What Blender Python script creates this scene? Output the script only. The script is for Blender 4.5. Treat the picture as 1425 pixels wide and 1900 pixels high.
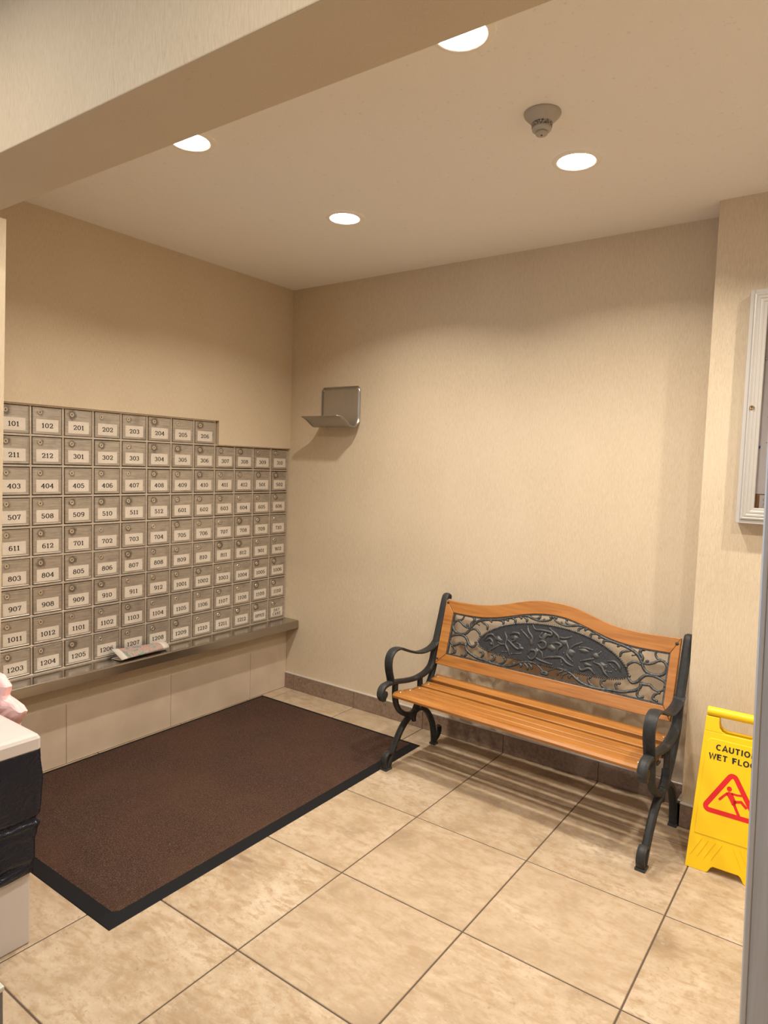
import bpy, bmesh, math, random
from mathutils import Vector, Matrix, noise
random.seed(7)
S = bpy.context.scene
COL = S.collection
for o in list(bpy.data.objects): bpy.data.objects.remove(o)
PI = math.pi

# ---------------------------------------------------------------- camera
cam_d = bpy.data.cameras.new('camera')
cam_d.sensor_fit = 'HORIZONTAL'; cam_d.sensor_width = 36.0
cam_d.lens = 36.0 * 1243.55 / 1425.0
cam_d.clip_start = 0.02; cam_d.clip_end = 60
cam = bpy.data.objects.new('camera', cam_d); COL.objects.link(cam)
yaw, pitch, roll = 0.6235, -0.0694, 0.0321
fw = Vector((-math.sin(yaw)*math.cos(pitch), math.cos(yaw)*math.cos(pitch), math.sin(pitch)))
rt = Vector((math.cos(yaw), math.sin(yaw), 0)); up = rt.cross(fw)
r2 = math.cos(roll)*rt + math.sin(roll)*up; u2 = -math.sin(roll)*rt + math.cos(roll)*up
m = Matrix((r2, u2, -fw)).transposed().to_4x4(); m.translation = Vector((3.0812, -3.2114, 1.5))
cam.matrix_world = m
S.camera = cam

# ---------------------------------------------------------------- world, exposure, lamp strengths
w = bpy.data.worlds.new('world'); S.world = w; w.use_nodes = True
w.node_tree.nodes['Background'].inputs[0].default_value = (0.66, 0.80, 1.0, 1)   # daylight beyond the lobby's entrance
w.node_tree.nodes['Background'].inputs[1].default_value = 1.3
S.view_settings.view_transform = 'Standard'; S.view_settings.look = 'None'
S.view_settings.gamma = 1.0; S.view_settings.use_curve_mapping = False
S.view_settings.exposure = 0.97
LAMP = 12.0           # radiance of the glowing downlight lenses
BEAM = 6.8            # watts of each downlight's downward beam
SPREAD = math.radians(138)
LAMPCOL = (1.0, 0.92, 0.81)

# ---------------------------------------------------------------- helpers
class MB:
    def __init__(s): s.v = []; s.f = []; s.m = []
    def add(s, vs, fs, mi=0):
        n = len(s.v); s.v += [tuple(v) for v in vs]
        s.f += [tuple(i+n for i in f) for f in fs]; s.m += [mi]*len(fs); return s
    def box(s, a, b, mi=0):
        x0, y0, z0 = a; x1, y1, z1 = b
        return s.add([(x0,y0,z0),(x1,y0,z0),(x1,y1,z0),(x0,y1,z0),(x0,y0,z1),(x1,y0,z1),(x1,y1,z1),(x0,y1,z1)],
              [(0,3,2,1),(4,5,6,7),(0,1,5,4),(1,2,6,5),(2,3,7,6),(3,0,4,7)], mi)
    def prism(s, poly, fn, t0, t1, mi=0):
        """2D polygon, fn(a,b,t) -> point; extruded from t0 to t1"""
        n = len(poly)
        vs = [fn(a,b,t0) for a,b in poly] + [fn(a,b,t1) for a,b in poly]
        return s.add(vs, [tuple(range(n))[::-1], tuple(range(n,2*n))] + [(i,(i+1)%n,n+(i+1)%n,n+i) for i in range(n)], mi)
    def lathe(s, prof, c, axis='z', seg=24, mi=0, cap=True):
        vs = []; fs = []
        for r, h in prof:
            for k in range(seg):
                a = 2*PI*k/seg; q = (r*math.cos(a), r*math.sin(a))
                p = {'z': (q[0],q[1],h), 'x': (h,q[0],q[1]), 'y': (q[0],h,q[1])}[axis]
                vs.append((c[0]+p[0], c[1]+p[1], c[2]+p[2]))
        for i in range(len(prof)-1):
            for k in range(seg):
                k2 = (k+1)%seg
                fs.append((i*seg+k, i*seg+k2, (i+1)*seg+k2, (i+1)*seg+k))
        if cap:
            fs.append(tuple(range(seg))[::-1]); fs.append(tuple(range((len(prof)-1)*seg, len(prof)*seg)))
        return s.add(vs, fs, mi)
    def sweep(s, pts, sec, side, mi=0, scale=None, cap=True):
        """section sec [(a,b)] swept on 3D pts; a along `side` (constant vector), b along the in-plane normal"""
        pts = [Vector(p) for p in pts]; side = Vector(side).normalized(); n = len(sec); vs = []; fs = []
        for i, p in enumerate(pts):
            t = (pts[min(i+1,len(pts)-1)] - pts[max(i-1,0)]).normalized()
            nb = side.cross(t)
            if nb.length < 1e-6: nb = Vector((0,0,1))
            nb.normalize()
            sa, sb = scale[i] if scale else (1,1)
            for a, b in sec: vs.append(p + side*a*sa + nb*b*sb)
        for i in range(len(pts)-1):
            for k in range(n):
                k2 = (k+1)%n; fs.append((i*n+k, i*n+k2, (i+1)*n+k2, (i+1)*n+k))
        if cap:
            fs.append(tuple(range(n))[::-1]); fs.append(tuple(range((len(pts)-1)*n, len(pts)*n)))
        return s.add(vs, fs, mi)
    def stroke(s, line, wx, wy, fn, h, closed=False, mi=0):
        """flat pen stroke in 2D: elliptical pen (half widths wx, wy); fn(a,b,t)"""
        P = [Vector((a,b)) for a,b in line]; n = len(P); L = []; R = []
        for i in range(n):
            p0 = P[i-1] if (i > 0 or closed) else P[i]; p2 = P[(i+1)%n] if (i < n-1 or closed) else P[i]
            d = p2-p0
            if d.length < 1e-9: d = Vector((1,0))
            d.normalize(); nn = Vector((-d.y, d.x)); k = math.sqrt((wx*nn.x)**2+(wy*nn.y)**2)
            if 0 < i < n-1 or closed:
                d1 = (P[i]-p0).normalized(); c = max(0.45, abs(d1.dot(d))); k = k/c
            L.append(P[i]+nn*k); R.append(P[i]-nn*k)
        vs = [fn(q.x,q.y,h) for q in L]+[fn(q.x,q.y,h) for q in R]
        fs = [(i,(i+1)%n,n+(i+1)%n,n+i) for i in range(n if closed else n-1)]
        return s.add(vs, fs, mi)
    def build(s, name, mats, parent=None, smooth=False, bevel=0, solid=0, seg=2, ang=35, sub=0):
        me = bpy.data.meshes.new(name); me.from_pydata(s.v, [], s.f)
        if not isinstance(mats, (list,tuple)): mats = [mats]
        for mm in mats: me.materials.append(mm)
        me.polygons.foreach_set('material_index', s.m)
        bm = bmesh.new(); bm.from_mesh(me); bmesh.ops.recalc_face_normals(bm, faces=bm.faces)
        bm.to_mesh(me); bm.free()
        if smooth: me.polygons.foreach_set('use_smooth', [True]*len(me.polygons))
        me.update()
        o = bpy.data.objects.new(name, me); COL.objects.link(o)
        if parent: o.parent = parent
        if solid:
            md = o.modifiers.new('solid','SOLIDIFY'); md.thickness = solid; md.offset = 0
        if sub:
            md = o.modifiers.new('sub','SUBSURF'); md.levels = sub; md.render_levels = sub
        if bevel:
            md = o.modifiers.new('bevel','BEVEL'); md.width = bevel; md.segments = seg; md.limit_method = 'ANGLE'; md.angle_limit = math.radians(ang)
            md.harden_normals = False
        return o
def smooth_line(pts, k=4, closed=False):
    """Catmull-Rom through the points"""
    P = [Vector(p) for p in pts]; n = len(P); out = []
    rng = range(n) if closed else range(n-1)
    for i in rng:
        a = P[i-1] if (i > 0 or closed) else P[i]*2-P[i+1]
        b = P[i]; c = P[(i+1)%n]
        d = P[(i+2)%n] if (i+2 < n or closed) else c*2-b
        for j in range(k):
            t = j/k
            out.append(0.5*((2*b)+(c-a)*t+(2*a-5*b+4*c-d)*t*t+(3*b-a-3*c+d)*t*t*t))
    if not closed: out.append(P[-1])
    return out
def ring(rx, ry, n=8): return [(rx*math.cos(2*PI*k/n), ry*math.sin(2*PI*k/n)) for k in range(n)]
def thing(name, label, cat, loc=(0,0,0), rotz=0, group=None):
    o = bpy.data.objects.new(name, None); COL.objects.link(o); o.empty_display_size = .1
    o.location = loc; o.rotation_euler = (0,0,rotz); o['label'] = label; o['category'] = cat
    if group: o['group'] = group
    return o
def struct(o): o['kind'] = 'structure'; return o

# ---------------------------------------------------------------- materials
def mat(name, col=(.5,.5,.5), rough=.5, metal=0.0, spec=.5):
    mm = bpy.data.materials.new(name); mm.use_nodes = True
    b = mm.node_tree.nodes['Principled BSDF']
    b.inputs['Base Color'].default_value = (*col,1); b.inputs['Roughness'].default_value = rough
    b.inputs['Metallic'].default_value = metal; b.inputs['Specular IOR Level'].default_value = spec
    return mm
class NT:
    def __init__(s, mm): s.t = mm.node_tree; s.b = s.t.nodes['Principled BSDF']; s.out = s.t.nodes['Material Output']
    def n(s, typ, **kw):
        nd = s.t.nodes.new(typ)
        for k, v in kw.items():
            if k in nd.inputs: nd.inputs[k].default_value = v
            else: setattr(nd, k, v)
        return nd
    def l(s, a, b): s.t.links.new(a, b)
    def coord(s, scale=(1,1,1), rot=(0,0,0), obj=True, rnd=0):
        tc = s.n('ShaderNodeTexCoord'); mp = s.n('ShaderNodeMapping')
        mp.inputs['Scale'].default_value = scale; mp.inputs['Rotation'].default_value = rot
        src = tc.outputs['Object']
        if rnd:
            oi = s.n('ShaderNodeObjectInfo'); ml = s.n('ShaderNodeMath', operation='MULTIPLY'); ml.inputs[1].default_value = rnd
            s.l(oi.outputs['Random'], ml.inputs[0]); ad = s.n('ShaderNodeVectorMath', operation='ADD')
            s.l(src, ad.inputs[0]); s.l(ml.outputs[0], ad.inputs[1]); src = ad.outputs[0]
        s.l(src, mp.inputs['Vector']); return mp.outputs[0]
    def noise(s, vec, scale, detail=4, rough=.55, dist=0):
        nd = s.n('ShaderNodeTexNoise'); nd.inputs['Scale'].default_value = scale; nd.inputs['Detail'].default_value = detail
        nd.inputs['Roughness'].default_value = rough; nd.inputs['Distortion'].default_value = dist
        s.l(vec, nd.inputs['Vector']); return nd.outputs['Fac']
    def ramp(s, fac, stops):
        r = s.n('ShaderNodeValToRGB'); e = r.color_ramp.elements
        while len(e) < len(stops): e.new(.5)
        for el, (p, c) in zip(e, stops):
            el.position = p; el.color = (*c,1) if len(c) == 3 else c
        s.l(fac, r.inputs[0]); return r.outputs[0]
    def mix(s, a, b, fac, mode='MIX'):
        nd = s.n('ShaderNodeMix', data_type='RGBA', blend_type=mode)
        for sock, val in ((nd.inputs[0],fac),(nd.inputs[6],a),(nd.inputs[7],b)):
            if hasattr(val, 'is_linked'): s.l(val, sock)
            elif isinstance(val, (int,float)): sock.default_value = val
            else: sock.default_value = (*val,1)
        return nd.outputs[2]
    def bump(s, h, strength=.3, dist=.002):
        nd = s.n('ShaderNodeBump'); nd.inputs['Strength'].default_value = strength; nd.inputs['Distance'].default_value = dist
        s.l(h, nd.inputs['Height']); s.l(nd.outputs[0], s.b.inputs['Normal'])
    def color(s, c): s.l(c, s.b.inputs['Base Color'])
def g(v): return tuple(((x/255)/12.92 if x/255 <= .04045 else ((x/255+.055)/1.055)**2.4) for x in v)

def wallpaper(name, base, dark, light):
    mm = mat(name, base, .62, 0, .25); t = NT(mm)
    st = t.noise(t.coord((560,560,40)), 1, 3, .6)
    sp = t.noise(t.coord((170,170,45)), 1, 2, .5)
    bl = t.noise(t.coord((3,3,2.2)), 1, 2, .5)
    c = t.ramp(st, [(.25,dark),(.5,base),(.78,light)])
    c = t.mix(c, dark, t.ramp(sp, [(.64,(0,0,0)),(.76,(.75,.75,.75))]))
    c = t.mix(c, light, t.ramp(bl, [(.35,(0,0,0)),(.75,(.35,.35,.35))]))
    t.color(c); t.bump(st, .25, .001); return mm
M = {}
M['paper'] = wallpaper('beige_wallpaper', (.60,.495,.355), (.50,.40,.275), (.68,.575,.43))
M['ceil'] = mat('stippled_ceiling', (.86,.83,.79), .85, 0, .2); t = NT(M['ceil'])
n1 = t.noise(t.coord((160,160,160)), 1, 3, .6); n2 = t.noise(t.coord((60,60,60)), 1, 2, .5)
t.color(t.mix((.86,.83,.79), (.56,.51,.46), t.ramp(n2, [(.66,(0,0,0)),(.76,(.3,.3,.3))]))); t.bump(n1, .5, .003)
# travertine tiles
mm = M['tile'] = mat('travertine_tile', (.5,.38,.25), .33, 0, .4); t = NT(mm)
v1 = t.coord((3.2,4.6,3.2), (0,0,.12), True, 37.0); v2 = t.coord((9,26,9), (0,0,.10), True, 11.0); v3 = t.coord((60,85,60), (0,0,0), True, 5.0); v4 = t.coord((24,34,24), (0,0,.1), True, 23.0)
a = t.noise(v1, 1, 6, .66, .4); b_ = t.noise(v2, 1, 7, .70, .5); c_ = t.noise(v3, 1, 4, .7); d_ = t.noise(v4, 1, 6, .72)
col = t.ramp(a, [(.32,(.25,.175,.11)),(.45,(.40,.305,.205)),(.58,(.465,.365,.26)),(.70,(.57,.47,.355))])
col = t.mix(col, (.285,.185,.095), t.ramp(b_, [(.52,(0,0,0)),(.66,(.75,.75,.75))]))
col = t.mix(col, (.56,.45,.33), t.ramp(b_, [(.30,(.50,.50,.50)),(.44,(0,0,0))]))
col = t.mix(col, (.33,.225,.125), t.ramp(d_, [(.50,(0,0,0)),(.62,(.70,.70,.70))]))
col = t.mix(col, (.60,.49,.37), t.ramp(d_, [(.30,(.45,.45,.45)),(.42,(0,0,0))]))
col = t.mix(col, (.20,.125,.065), t.ramp(c_, [(.62,(0,0,0)),(.70,(.65,.65,.65))]))
oi = t.n('ShaderNodeObjectInfo'); col = t.mix(col, (.40,.305,.205), t.ramp(oi.outputs['Random'], [(0,(0,0,0)),(1,(.45,.45,.45))]))
t.color(col); t.bump(d_, .10, .001)
M['grout'] = mat('brown_grout', (.085,.056,.036), .8)
mm = M['skirt'] = mat('brown_stone_skirting', (.3,.2,.14), .4, 0, .4); t = NT(mm)
a = t.noise(t.coord((60,60,60), rnd=9.0), 1, 5, .65); c_ = t.noise(t.coord((7,7,7), rnd=9.0), 1, 3)
col = t.ramp(a, [(.32,(.15,.10,.068)),(.52,(.24,.165,.118)),(.74,(.31,.23,.17))])
col = t.mix(col, (.29,.215,.16), t.ramp(c_, [(.4,(0,0,0)),(.7,(.5,.5,.5))])); t.color(col)
M['skirtgrout'] = mat('pale_grout', (.50,.40,.31), .8)
mm = M['panel'] = mat('polished_beige_panel', (.56,.45,.345), .38, 0, .4); t = NT(mm)
a = t.noise(t.coord((5,5,5), rnd=7.0), 1, 4); t.color(t.ramp(a, [(.3,(.50,.395,.295)),(.7,(.60,.485,.375))]))
M['cap'] = mat('pale_metal_cap', (.62,.58,.52), .35, .3)
# metals
def brushed(name, base, rough, sc, metal=1.0, rnd=13.0, var=.25, stain=None, bmp=.08):
    mm = mat(name, base, rough, metal); t = NT(mm)
    a = t.noise(t.coord(sc, rnd=rnd), 1, 4, .6); bb = t.noise(t.coord((9,9,9), rnd=rnd), 1, 4, .6)
    d = tuple(x*(1-var) for x in base); e = tuple(min(1,x*(1+var)) for x in base)
    col = t.ramp(a, [(.3,d),(.7,e)])
    if stain: col = t.mix(col, stain, t.ramp(bb, [(.52,(0,0,0)),(.72,(.55,.55,.55))]))
    t.color(col)
    rr = t.ramp(bb, [(.3,(rough*.8,)*3),(.7,(min(1,rough*1.25),)*3)]); t.l(rr, t.b.inputs['Roughness'])
    t.bump(a, bmp, .001)
    return mm
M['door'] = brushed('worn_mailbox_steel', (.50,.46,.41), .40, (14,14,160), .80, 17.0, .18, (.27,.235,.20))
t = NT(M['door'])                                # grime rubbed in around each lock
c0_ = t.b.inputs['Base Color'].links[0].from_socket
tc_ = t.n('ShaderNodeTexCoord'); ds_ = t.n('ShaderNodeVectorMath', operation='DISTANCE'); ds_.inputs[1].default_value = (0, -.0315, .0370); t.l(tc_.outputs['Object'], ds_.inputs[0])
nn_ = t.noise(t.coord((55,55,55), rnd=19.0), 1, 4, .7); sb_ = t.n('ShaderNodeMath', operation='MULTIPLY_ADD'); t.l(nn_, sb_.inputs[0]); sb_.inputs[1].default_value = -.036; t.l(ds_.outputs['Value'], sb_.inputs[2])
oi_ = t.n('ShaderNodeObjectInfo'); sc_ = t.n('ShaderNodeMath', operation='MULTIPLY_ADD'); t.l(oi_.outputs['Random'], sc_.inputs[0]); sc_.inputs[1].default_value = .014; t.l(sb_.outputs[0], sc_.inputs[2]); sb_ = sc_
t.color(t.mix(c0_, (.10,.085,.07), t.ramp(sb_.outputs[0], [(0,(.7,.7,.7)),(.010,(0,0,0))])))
M['mframe'] = brushed('mailbox_frame_aluminium', (.66,.59,.51), .38, (60,60,60), .75, 3.0, .10)
M['plate'] = brushed('engraved_plate_metal', (.74,.68,.60), .45, (60,60,60), .35, 5.0, .05)
M['ink'] = mat('black_ink', (.018,.016,.015), .6)
M['dark'] = mat('dark_gap', (.03,.024,.02), .8)
M['lock'] = mat('nickel_lock', (.72,.65,.55), .28, .8)
M['ledge'] = brushed('brushed_steel_ledge', (.40,.37,.335), .20, (160,2,160), 1.0, 0.0, .03, bmp=.01)
M['tray'] = brushed('brushed_steel_tray', (.46,.44,.41), .36, (160,6,6), .9, 0.0, .03, bmp=.0)
M['post'] = brushed('brushed_steel_post', (.60,.59,.59), .5, (90,90,4), .55, 0.0, .10)
M['alu'] = mat('white_aluminium', (.52,.49,.45), .42, .25)
M['brass'] = mat('brass_lock', (.45,.30,.15), .3, .9)
mm = M['iron'] = mat('black_cast_iron', (.02,.02,.02), .48, .0, .25); t = NT(mm)
a = t.noise(t.coord((60,60,60)), 1, 4, .6)
geo = t.n('ShaderNodeNewGeometry')
pt = t.ramp(geo.outputs['Pointiness'], [(.50,(0,0,0)),(.60,(.55,.55,.55))])
col = t.mix(t.ramp(a, [(.35,(.009,.009,.010)),(.7,(.022,.022,.022))]), (.085,.088,.085), pt); t.color(col); t.bump(a, .35, .002)
M['ironcast'] = mat('grey_worn_cast_iron', (.10,.105,.105), .4, .5); t = NT(M['ironcast'])
a = t.noise(t.coord((90,90,90)), 1, 4, .6); t.color(t.ramp(a, [(.35,(.035,.037,.037)),(.7,(.11,.115,.112))])); t.bump(a, .3, .001)
M['relief'] = mat('light_worn_iron', (.062,.063,.062), .42, .3)
mm = M['plaque'] = mat('dark_cast_plaque', (.04,.041,.044), .5, .3); t = NT(mm)
a = t.noise(t.coord((140,140,140)), 1, 3, .6); t.color(t.ramp(a, [(.3,(.018,.018,.020)),(.7,(.042,.043,.046))])); t.bump(a, .3, .001)
def wood(name, sc, rot=(0,0,0)):
    mm = mat(name, (.5,.22,.05), .34, 0, .45); t = NT(mm)
    a = t.noise(t.coord(sc, rot, rnd=21.0), 1, 5, .62, .4); bb = t.noise(t.coord((sc[0]*.4+1,sc[1]*.3,sc[2]*.3), rot, rnd=21.0), 1, 3)
    col = t.ramp(a, [(.28,(.20,.068,.011)),(.5,(.34,.136,.028)),(.74,(.45,.205,.052))])
    col = t.mix(col, (.47,.215,.055), t.ramp(bb, [(.4,(0,0,0)),(.75,(.5,.5,.5))]))
    oi = t.n('ShaderNodeObjectInfo'); col = t.mix(col, (.33,.118,.022), t.ramp(oi.outputs['Random'], [(0,(0,0,0)),(1,(.3,.3,.3))]))
    t.color(col); t.bump(a, .08, .001); return mm
M['wood'] = wood('honey_varnished_wood', (4,70,70))
mm = M['carpet'] = mat('brown_ribbed_carpet', (.07,.035,.024), .95, 0, .1); t = NT(mm)
wv = t.n('ShaderNodeTexWave', wave_type='BANDS', bands_direction='X'); wv.inputs['Scale'].default_value = 46; wv.inputs['Distortion'].default_value = 1.2; wv.inputs['Detail'].default_value = 2; wv.inputs['Detail Scale'].default_value = 3
t.l(t.coord((1,1,1)), wv.inputs['Vector'])
a = t.noise(t.coord((260,260,260)), 1, 3, .7); bb = t.noise(t.coord((2.2,2.2,2.2)), 1, 3)
cc = t.noise(t.coord((110,330,100)), 1, 3, .7)
col = t.ramp(a, [(.32,(.024,.0135,.010)),(.52,(.075,.042,.031)),(.70,(.21,.128,.095))])
col = t.mix(col, (.045,.022,.016), t.ramp(wv.outputs['Fac'], [(.15,(.55,.55,.55)),(.6,(0,0,0))]))
col = t.mix(col, (.15,.088,.064), t.ramp(cc, [(.55,(0,0,0)),(.75,(.4,.4,.4))]))
col = t.mix(col, (.125,.064,.036), t.ramp(bb, [(.4,(0,0,0)),(.75,(.4,.4,.4))]))
t.color(col); ad = t.n('ShaderNodeMath', operation='ADD'); t.l(a, ad.inputs[0]); t.l(wv.outputs['Fac'], ad.inputs[1]); t.bump(ad.outputs[0], .8, .004)
M['rubber'] = mat('black_rubber', (.010,.010,.011), .7, 0, .12); t = NT(M['rubber']); t.bump(t.noise(t.coord((300,300,300)), 1, 2), .2, .001)
M['yellow'] = mat('yellow_plastic', (.86,.55,.006), .38, 0, .45)
M['red'] = mat('red_print', (.66,.012,.014), .45)
M['white'] = mat('white_plastic', (.56,.51,.48), .38, 0, .45)
M['bag'] = mat('black_garbage_bag', (.006,.008,.018), .13, 0, .28); t = NT(M['bag'])
t.bump(t.noise(t.coord((16,16,26)), 1, 4, .6, 1.5), .5, .012)
M['pink'] = mat('pink_plastic_bag', (.90,.56,.54), .42, 0, .4); M['pink'].node_tree.nodes['Principled BSDF'].inputs['Subsurface Weight'].default_value = .15
M['pink'].node_tree.nodes['Principled BSDF'].inputs['Subsurface Radius'].default_value = (.02,.01,.01)
M['cork'] = mat('cork', (.32,.14,.055), .9); t = NT(M['cork']); a = t.noise(t.coord((190,190,190)), 1, 3); t.color(t.ramp(a, [(.35,(.22,.085,.03)),(.65,(.40,.19,.08))]))
M['sheet'] = mat('white_paper', (.74,.66,.62), .7)
M['greyink'] = mat('grey_print', (.26,.24,.25), .7)
M['bluepin'] = mat('blue_plastic', (.05,.12,.35), .4)
M['glass'] = bpy.data.materials.new('clear_glass'); M['glass'].use_nodes = True; nt = M['glass'].node_tree; nt.nodes.clear()
o_ = nt.nodes.new('ShaderNodeOutputMaterial'); mx = nt.nodes.new('ShaderNodeMixShader'); fr_ = nt.nodes.new('ShaderNodeFresnel'); tr_ = nt.nodes.new('ShaderNodeBsdfTransparent'); gl_ = nt.nodes.new('ShaderNodeBsdfGlossy')
fr_.inputs['IOR'].default_value = 1.45; gl_.inputs['Roughness'].default_value = .03; nt.links.new(fr_.outputs[0], mx.inputs[0]); nt.links.new(tr_.outputs[0], mx.inputs[1]); nt.links.new(gl_.outputs[0], mx.inputs[2]); nt.links.new(mx.outputs[0], o_.inputs[0])
M['detector'] = mat('offwhite_plastic', (.42,.385,.345), .5)
M['detdark'] = mat('grey_grille', (.17,.15,.13), .6); t = NT(M['detdark'])
wv = t.n('ShaderNodeTexNoise'); wv.inputs['Scale'].default_value = 190; t.l(t.coord(), wv.inputs['Vector']); t.color(t.ramp(wv.outputs['Fac'], [(.4,(.05,.045,.04)),(.6,(.38,.34,.30))]))
M['ring'] = mat('cream_lamp_trim', (.86,.80,.72), .5)
M['greymetal'] = mat('dark_grey_metal', (.16,.155,.15), .5, .4)
M['paletop'] = mat('pale_grey_green_top', (.50,.50,.44), .5)
def emis(name, col, s):
    mm = bpy.data.materials.new(name); mm.use_nodes = True; nt = mm.node_tree; nt.nodes.clear()
    e = nt.nodes.new('ShaderNodeEmission'); e.inputs[0].default_value = (*col,1); e.inputs[1].default_value = s
    o = nt.nodes.new('ShaderNodeOutputMaterial'); nt.links.new(e.outputs[0], o.inputs[0]); return mm
M['lens'] = emis('lit_lamp_lens', LAMPCOL, LAMP)
mm = M['news'] = mat('newsprint', (.6,.55,.5), .7); t = NT(mm)
v = t.coord((1,1,1)); a = t.noise(t.coord((26,26,26)), 1, 3, .6, .6); bb = t.noise(t.coord((150,220,150)), 1, 3, .7)
nd = t.n('ShaderNodeTexNoise'); nd.inputs['Scale'].default_value = 19; nd.inputs['Detail'].default_value = 3; t.l(v, nd.inputs['Vector'])
col = t.ramp(a, [(.30,(.07,.075,.09)),(.42,(.25,.25,.23)),(.50,(.42,.20,.17)),(.58,(.24,.27,.21)),(.72,(.12,.11,.14))])
col = t.mix(col, (.60,.55,.48), t.ramp(bb, [(.54,(0,0,0)),(.66,(.5,.5,.5))])); t.color(col)
M['newswhite'] = mat('newsprint_margin', (.54,.50,.44), .75)

# ---------------------------------------------------------------- setting
H = 2.6057
P3 = lambda x: x
b = MB()
b.box((-.14,-2.12,0), (-.035,0,2.75))                                    # core behind the recess
b.prism([(-2.12,0),(0,0),(0,.424),(-1.835,.424),(-1.835,1.727),(-.597,1.727),(-.597,1.589),(0,1.589),(0,2.75),(-2.12,2.75)],
        lambda a,c,t: (t,a,c), -.034, 0)
wall_left = struct(b.build('wall_left', M['paper']))
wall_back = struct(MB().box((-.14,.0005,0),(2.62,.12,2.75)).build('wall_back', M['paper']))
wall_right = struct(MB().box((3.9,-6,0),(4.0,-.19,2.9)).build('wall_right', M['paper']))
wall_pilaster = struct(MB().box((2.523,-.19,0),(4.0,0,2.75)).build('wall_back_right', M['paper'], bevel=.002))
# ceiling of the alcove and of the lobby
ceiling = struct(MB().box((-.14,-2.2,H),(4.0,.1,H+.1)).build('ceiling', M['ceil']))
struct(MB().box((-1.5,-6.1,2.78),(4.0,-2.2,2.9)).build('ceiling_lobby', M['ceil']))
# header beam over the opening (slightly skewed)
ang = math.atan2(2.118-2.083, 2.594-.864)
yF = lambda x: -2.118 + (x-.864)*math.tan(ang)
b = MB(); xa, xb = -1.5, 3.9
b.prism([(xa,yF(xa)),(xb,yF(xb)),(xb,yF(xb)-.213),(xa,yF(xa)-.213)], lambda a,c,t: (a,c,t), 2.3, 2.85)
struct(b.build('wall_header', M['paper'], bevel=.003))
# jamb left of the opening, a little out of plumb
b = MB(); b.prism([(-1.5,0),(.523,0),(.6255,2.3),(-1.5,2.3)], lambda a,c,t: (a,t,c), -2.125, -2.07)
struct(b.build('wall_front', M['paper']))
struct(MB().box((-1.6,-6.1,0),(-1.5,-2.06,2.9)).build('wall_lobby_left', M['paper']))
b = MB().box((-1.6,-6.2,0),(-1.1,-6.1,2.9)).box((1.3,-6.2,0),(4.0,-6.1,2.9)).box((-1.1,-6.2,2.4),(1.3,-6.1,2.9))
struct(b.build('wall_lobby_rear', M['paper']))       # with the glazed entrance left open to the daylight
# steel post right of the opening, a little out of plumb
lean = lambda x0: (lambda z: x0 + (1.442-z)*.0197)
e0 = lean(2.985)
b = MB(); b.prism([(e0(0)+.004,0),(3.30,0),(3.30,2.3),(e0(2.3)+.004,2.3)], lambda a,c,t: (a,t,c), -2.317, -2.11)
post = struct(b.build('trim_1', M['post'], bevel=.004)); post['label'] = 'brushed grey steel post at the right edge of the opening'
b = MB(); b.prism([(e0(0),0),(e0(0)+.007,0),(e0(2.3)+.007,2.3),(e0(2.3),2.3)], lambda a,c,t: (a,t,c), -2.3195, -2.10)
es = b.build('edge_highlight', mat('painted_edge_highlight', (.75,.77,.82), .35, .6), post, bevel=.002); es['label'] = 'painted highlight along the post edge'  # light caught by the post's bevelled edge, painted in as a pale bluish strip
# floor: a grout bed with single tiles
floor = struct(MB().box((-1.6,-6.1,-.08),(4.0,.1,-.0022)).build('floor', M['grout']))
tx0, ty0, tp, tq, gp = 1.6054, -1.3526, .5058, .5033, .0026
tile_cache = {}
for i in range(-7, 5):
    for j in range(-10, 3):
        x0, x1 = tx0+i*tp+gp, tx0+(i+1)*tp-gp; y0, y1 = ty0+j*tq+gp, ty0+(j+1)*tq-gp
        if y1 > -2.07: x0 = max(x0, 0)
        x0 = max(x0,-1.5); x1 = min(x1, 3.9); y1 = min(y1, 0.0); y0 = max(y0,-6.1)
        if x1-x0 < .02 or y1-y0 < .02: continue
        key = (round(x1-x0,4), round(y1-y0,4))
        if key not in tile_cache:
            hx, hy = key[0]/2, key[1]/2; b = MB(); c = .0015
            b.add([(-hx,-hy,-.0021),(hx,-hy,-.0021),(hx,hy,-.0021),(-hx,hy,-.0021),(-hx,-hy,-c),(hx,-hy,-c),(hx,hy,-c),(-hx,hy,-c),
                   (-hx+c,-hy+c,0),(hx-c,-hy+c,0),(hx-c,hy-c,0),(-hx+c,hy-c,0)],
                  [(0,1,5,4),(1,2,6,5),(2,3,7,6),(3,0,4,7),(4,5,9,8),(5,6,10,9),(6,7,11,10),(7,4,8,11),(8,9,10,11)])
            o = b.build('tile', M['tile'], floor); tile_cache[key] = o.data
        else:
            o = bpy.data.objects.new('tile', tile_cache[key]); COL.objects.link(o); o.parent = floor
        o.location = ((x0+x1)/2, (y0+y1)/2, 0)
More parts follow.
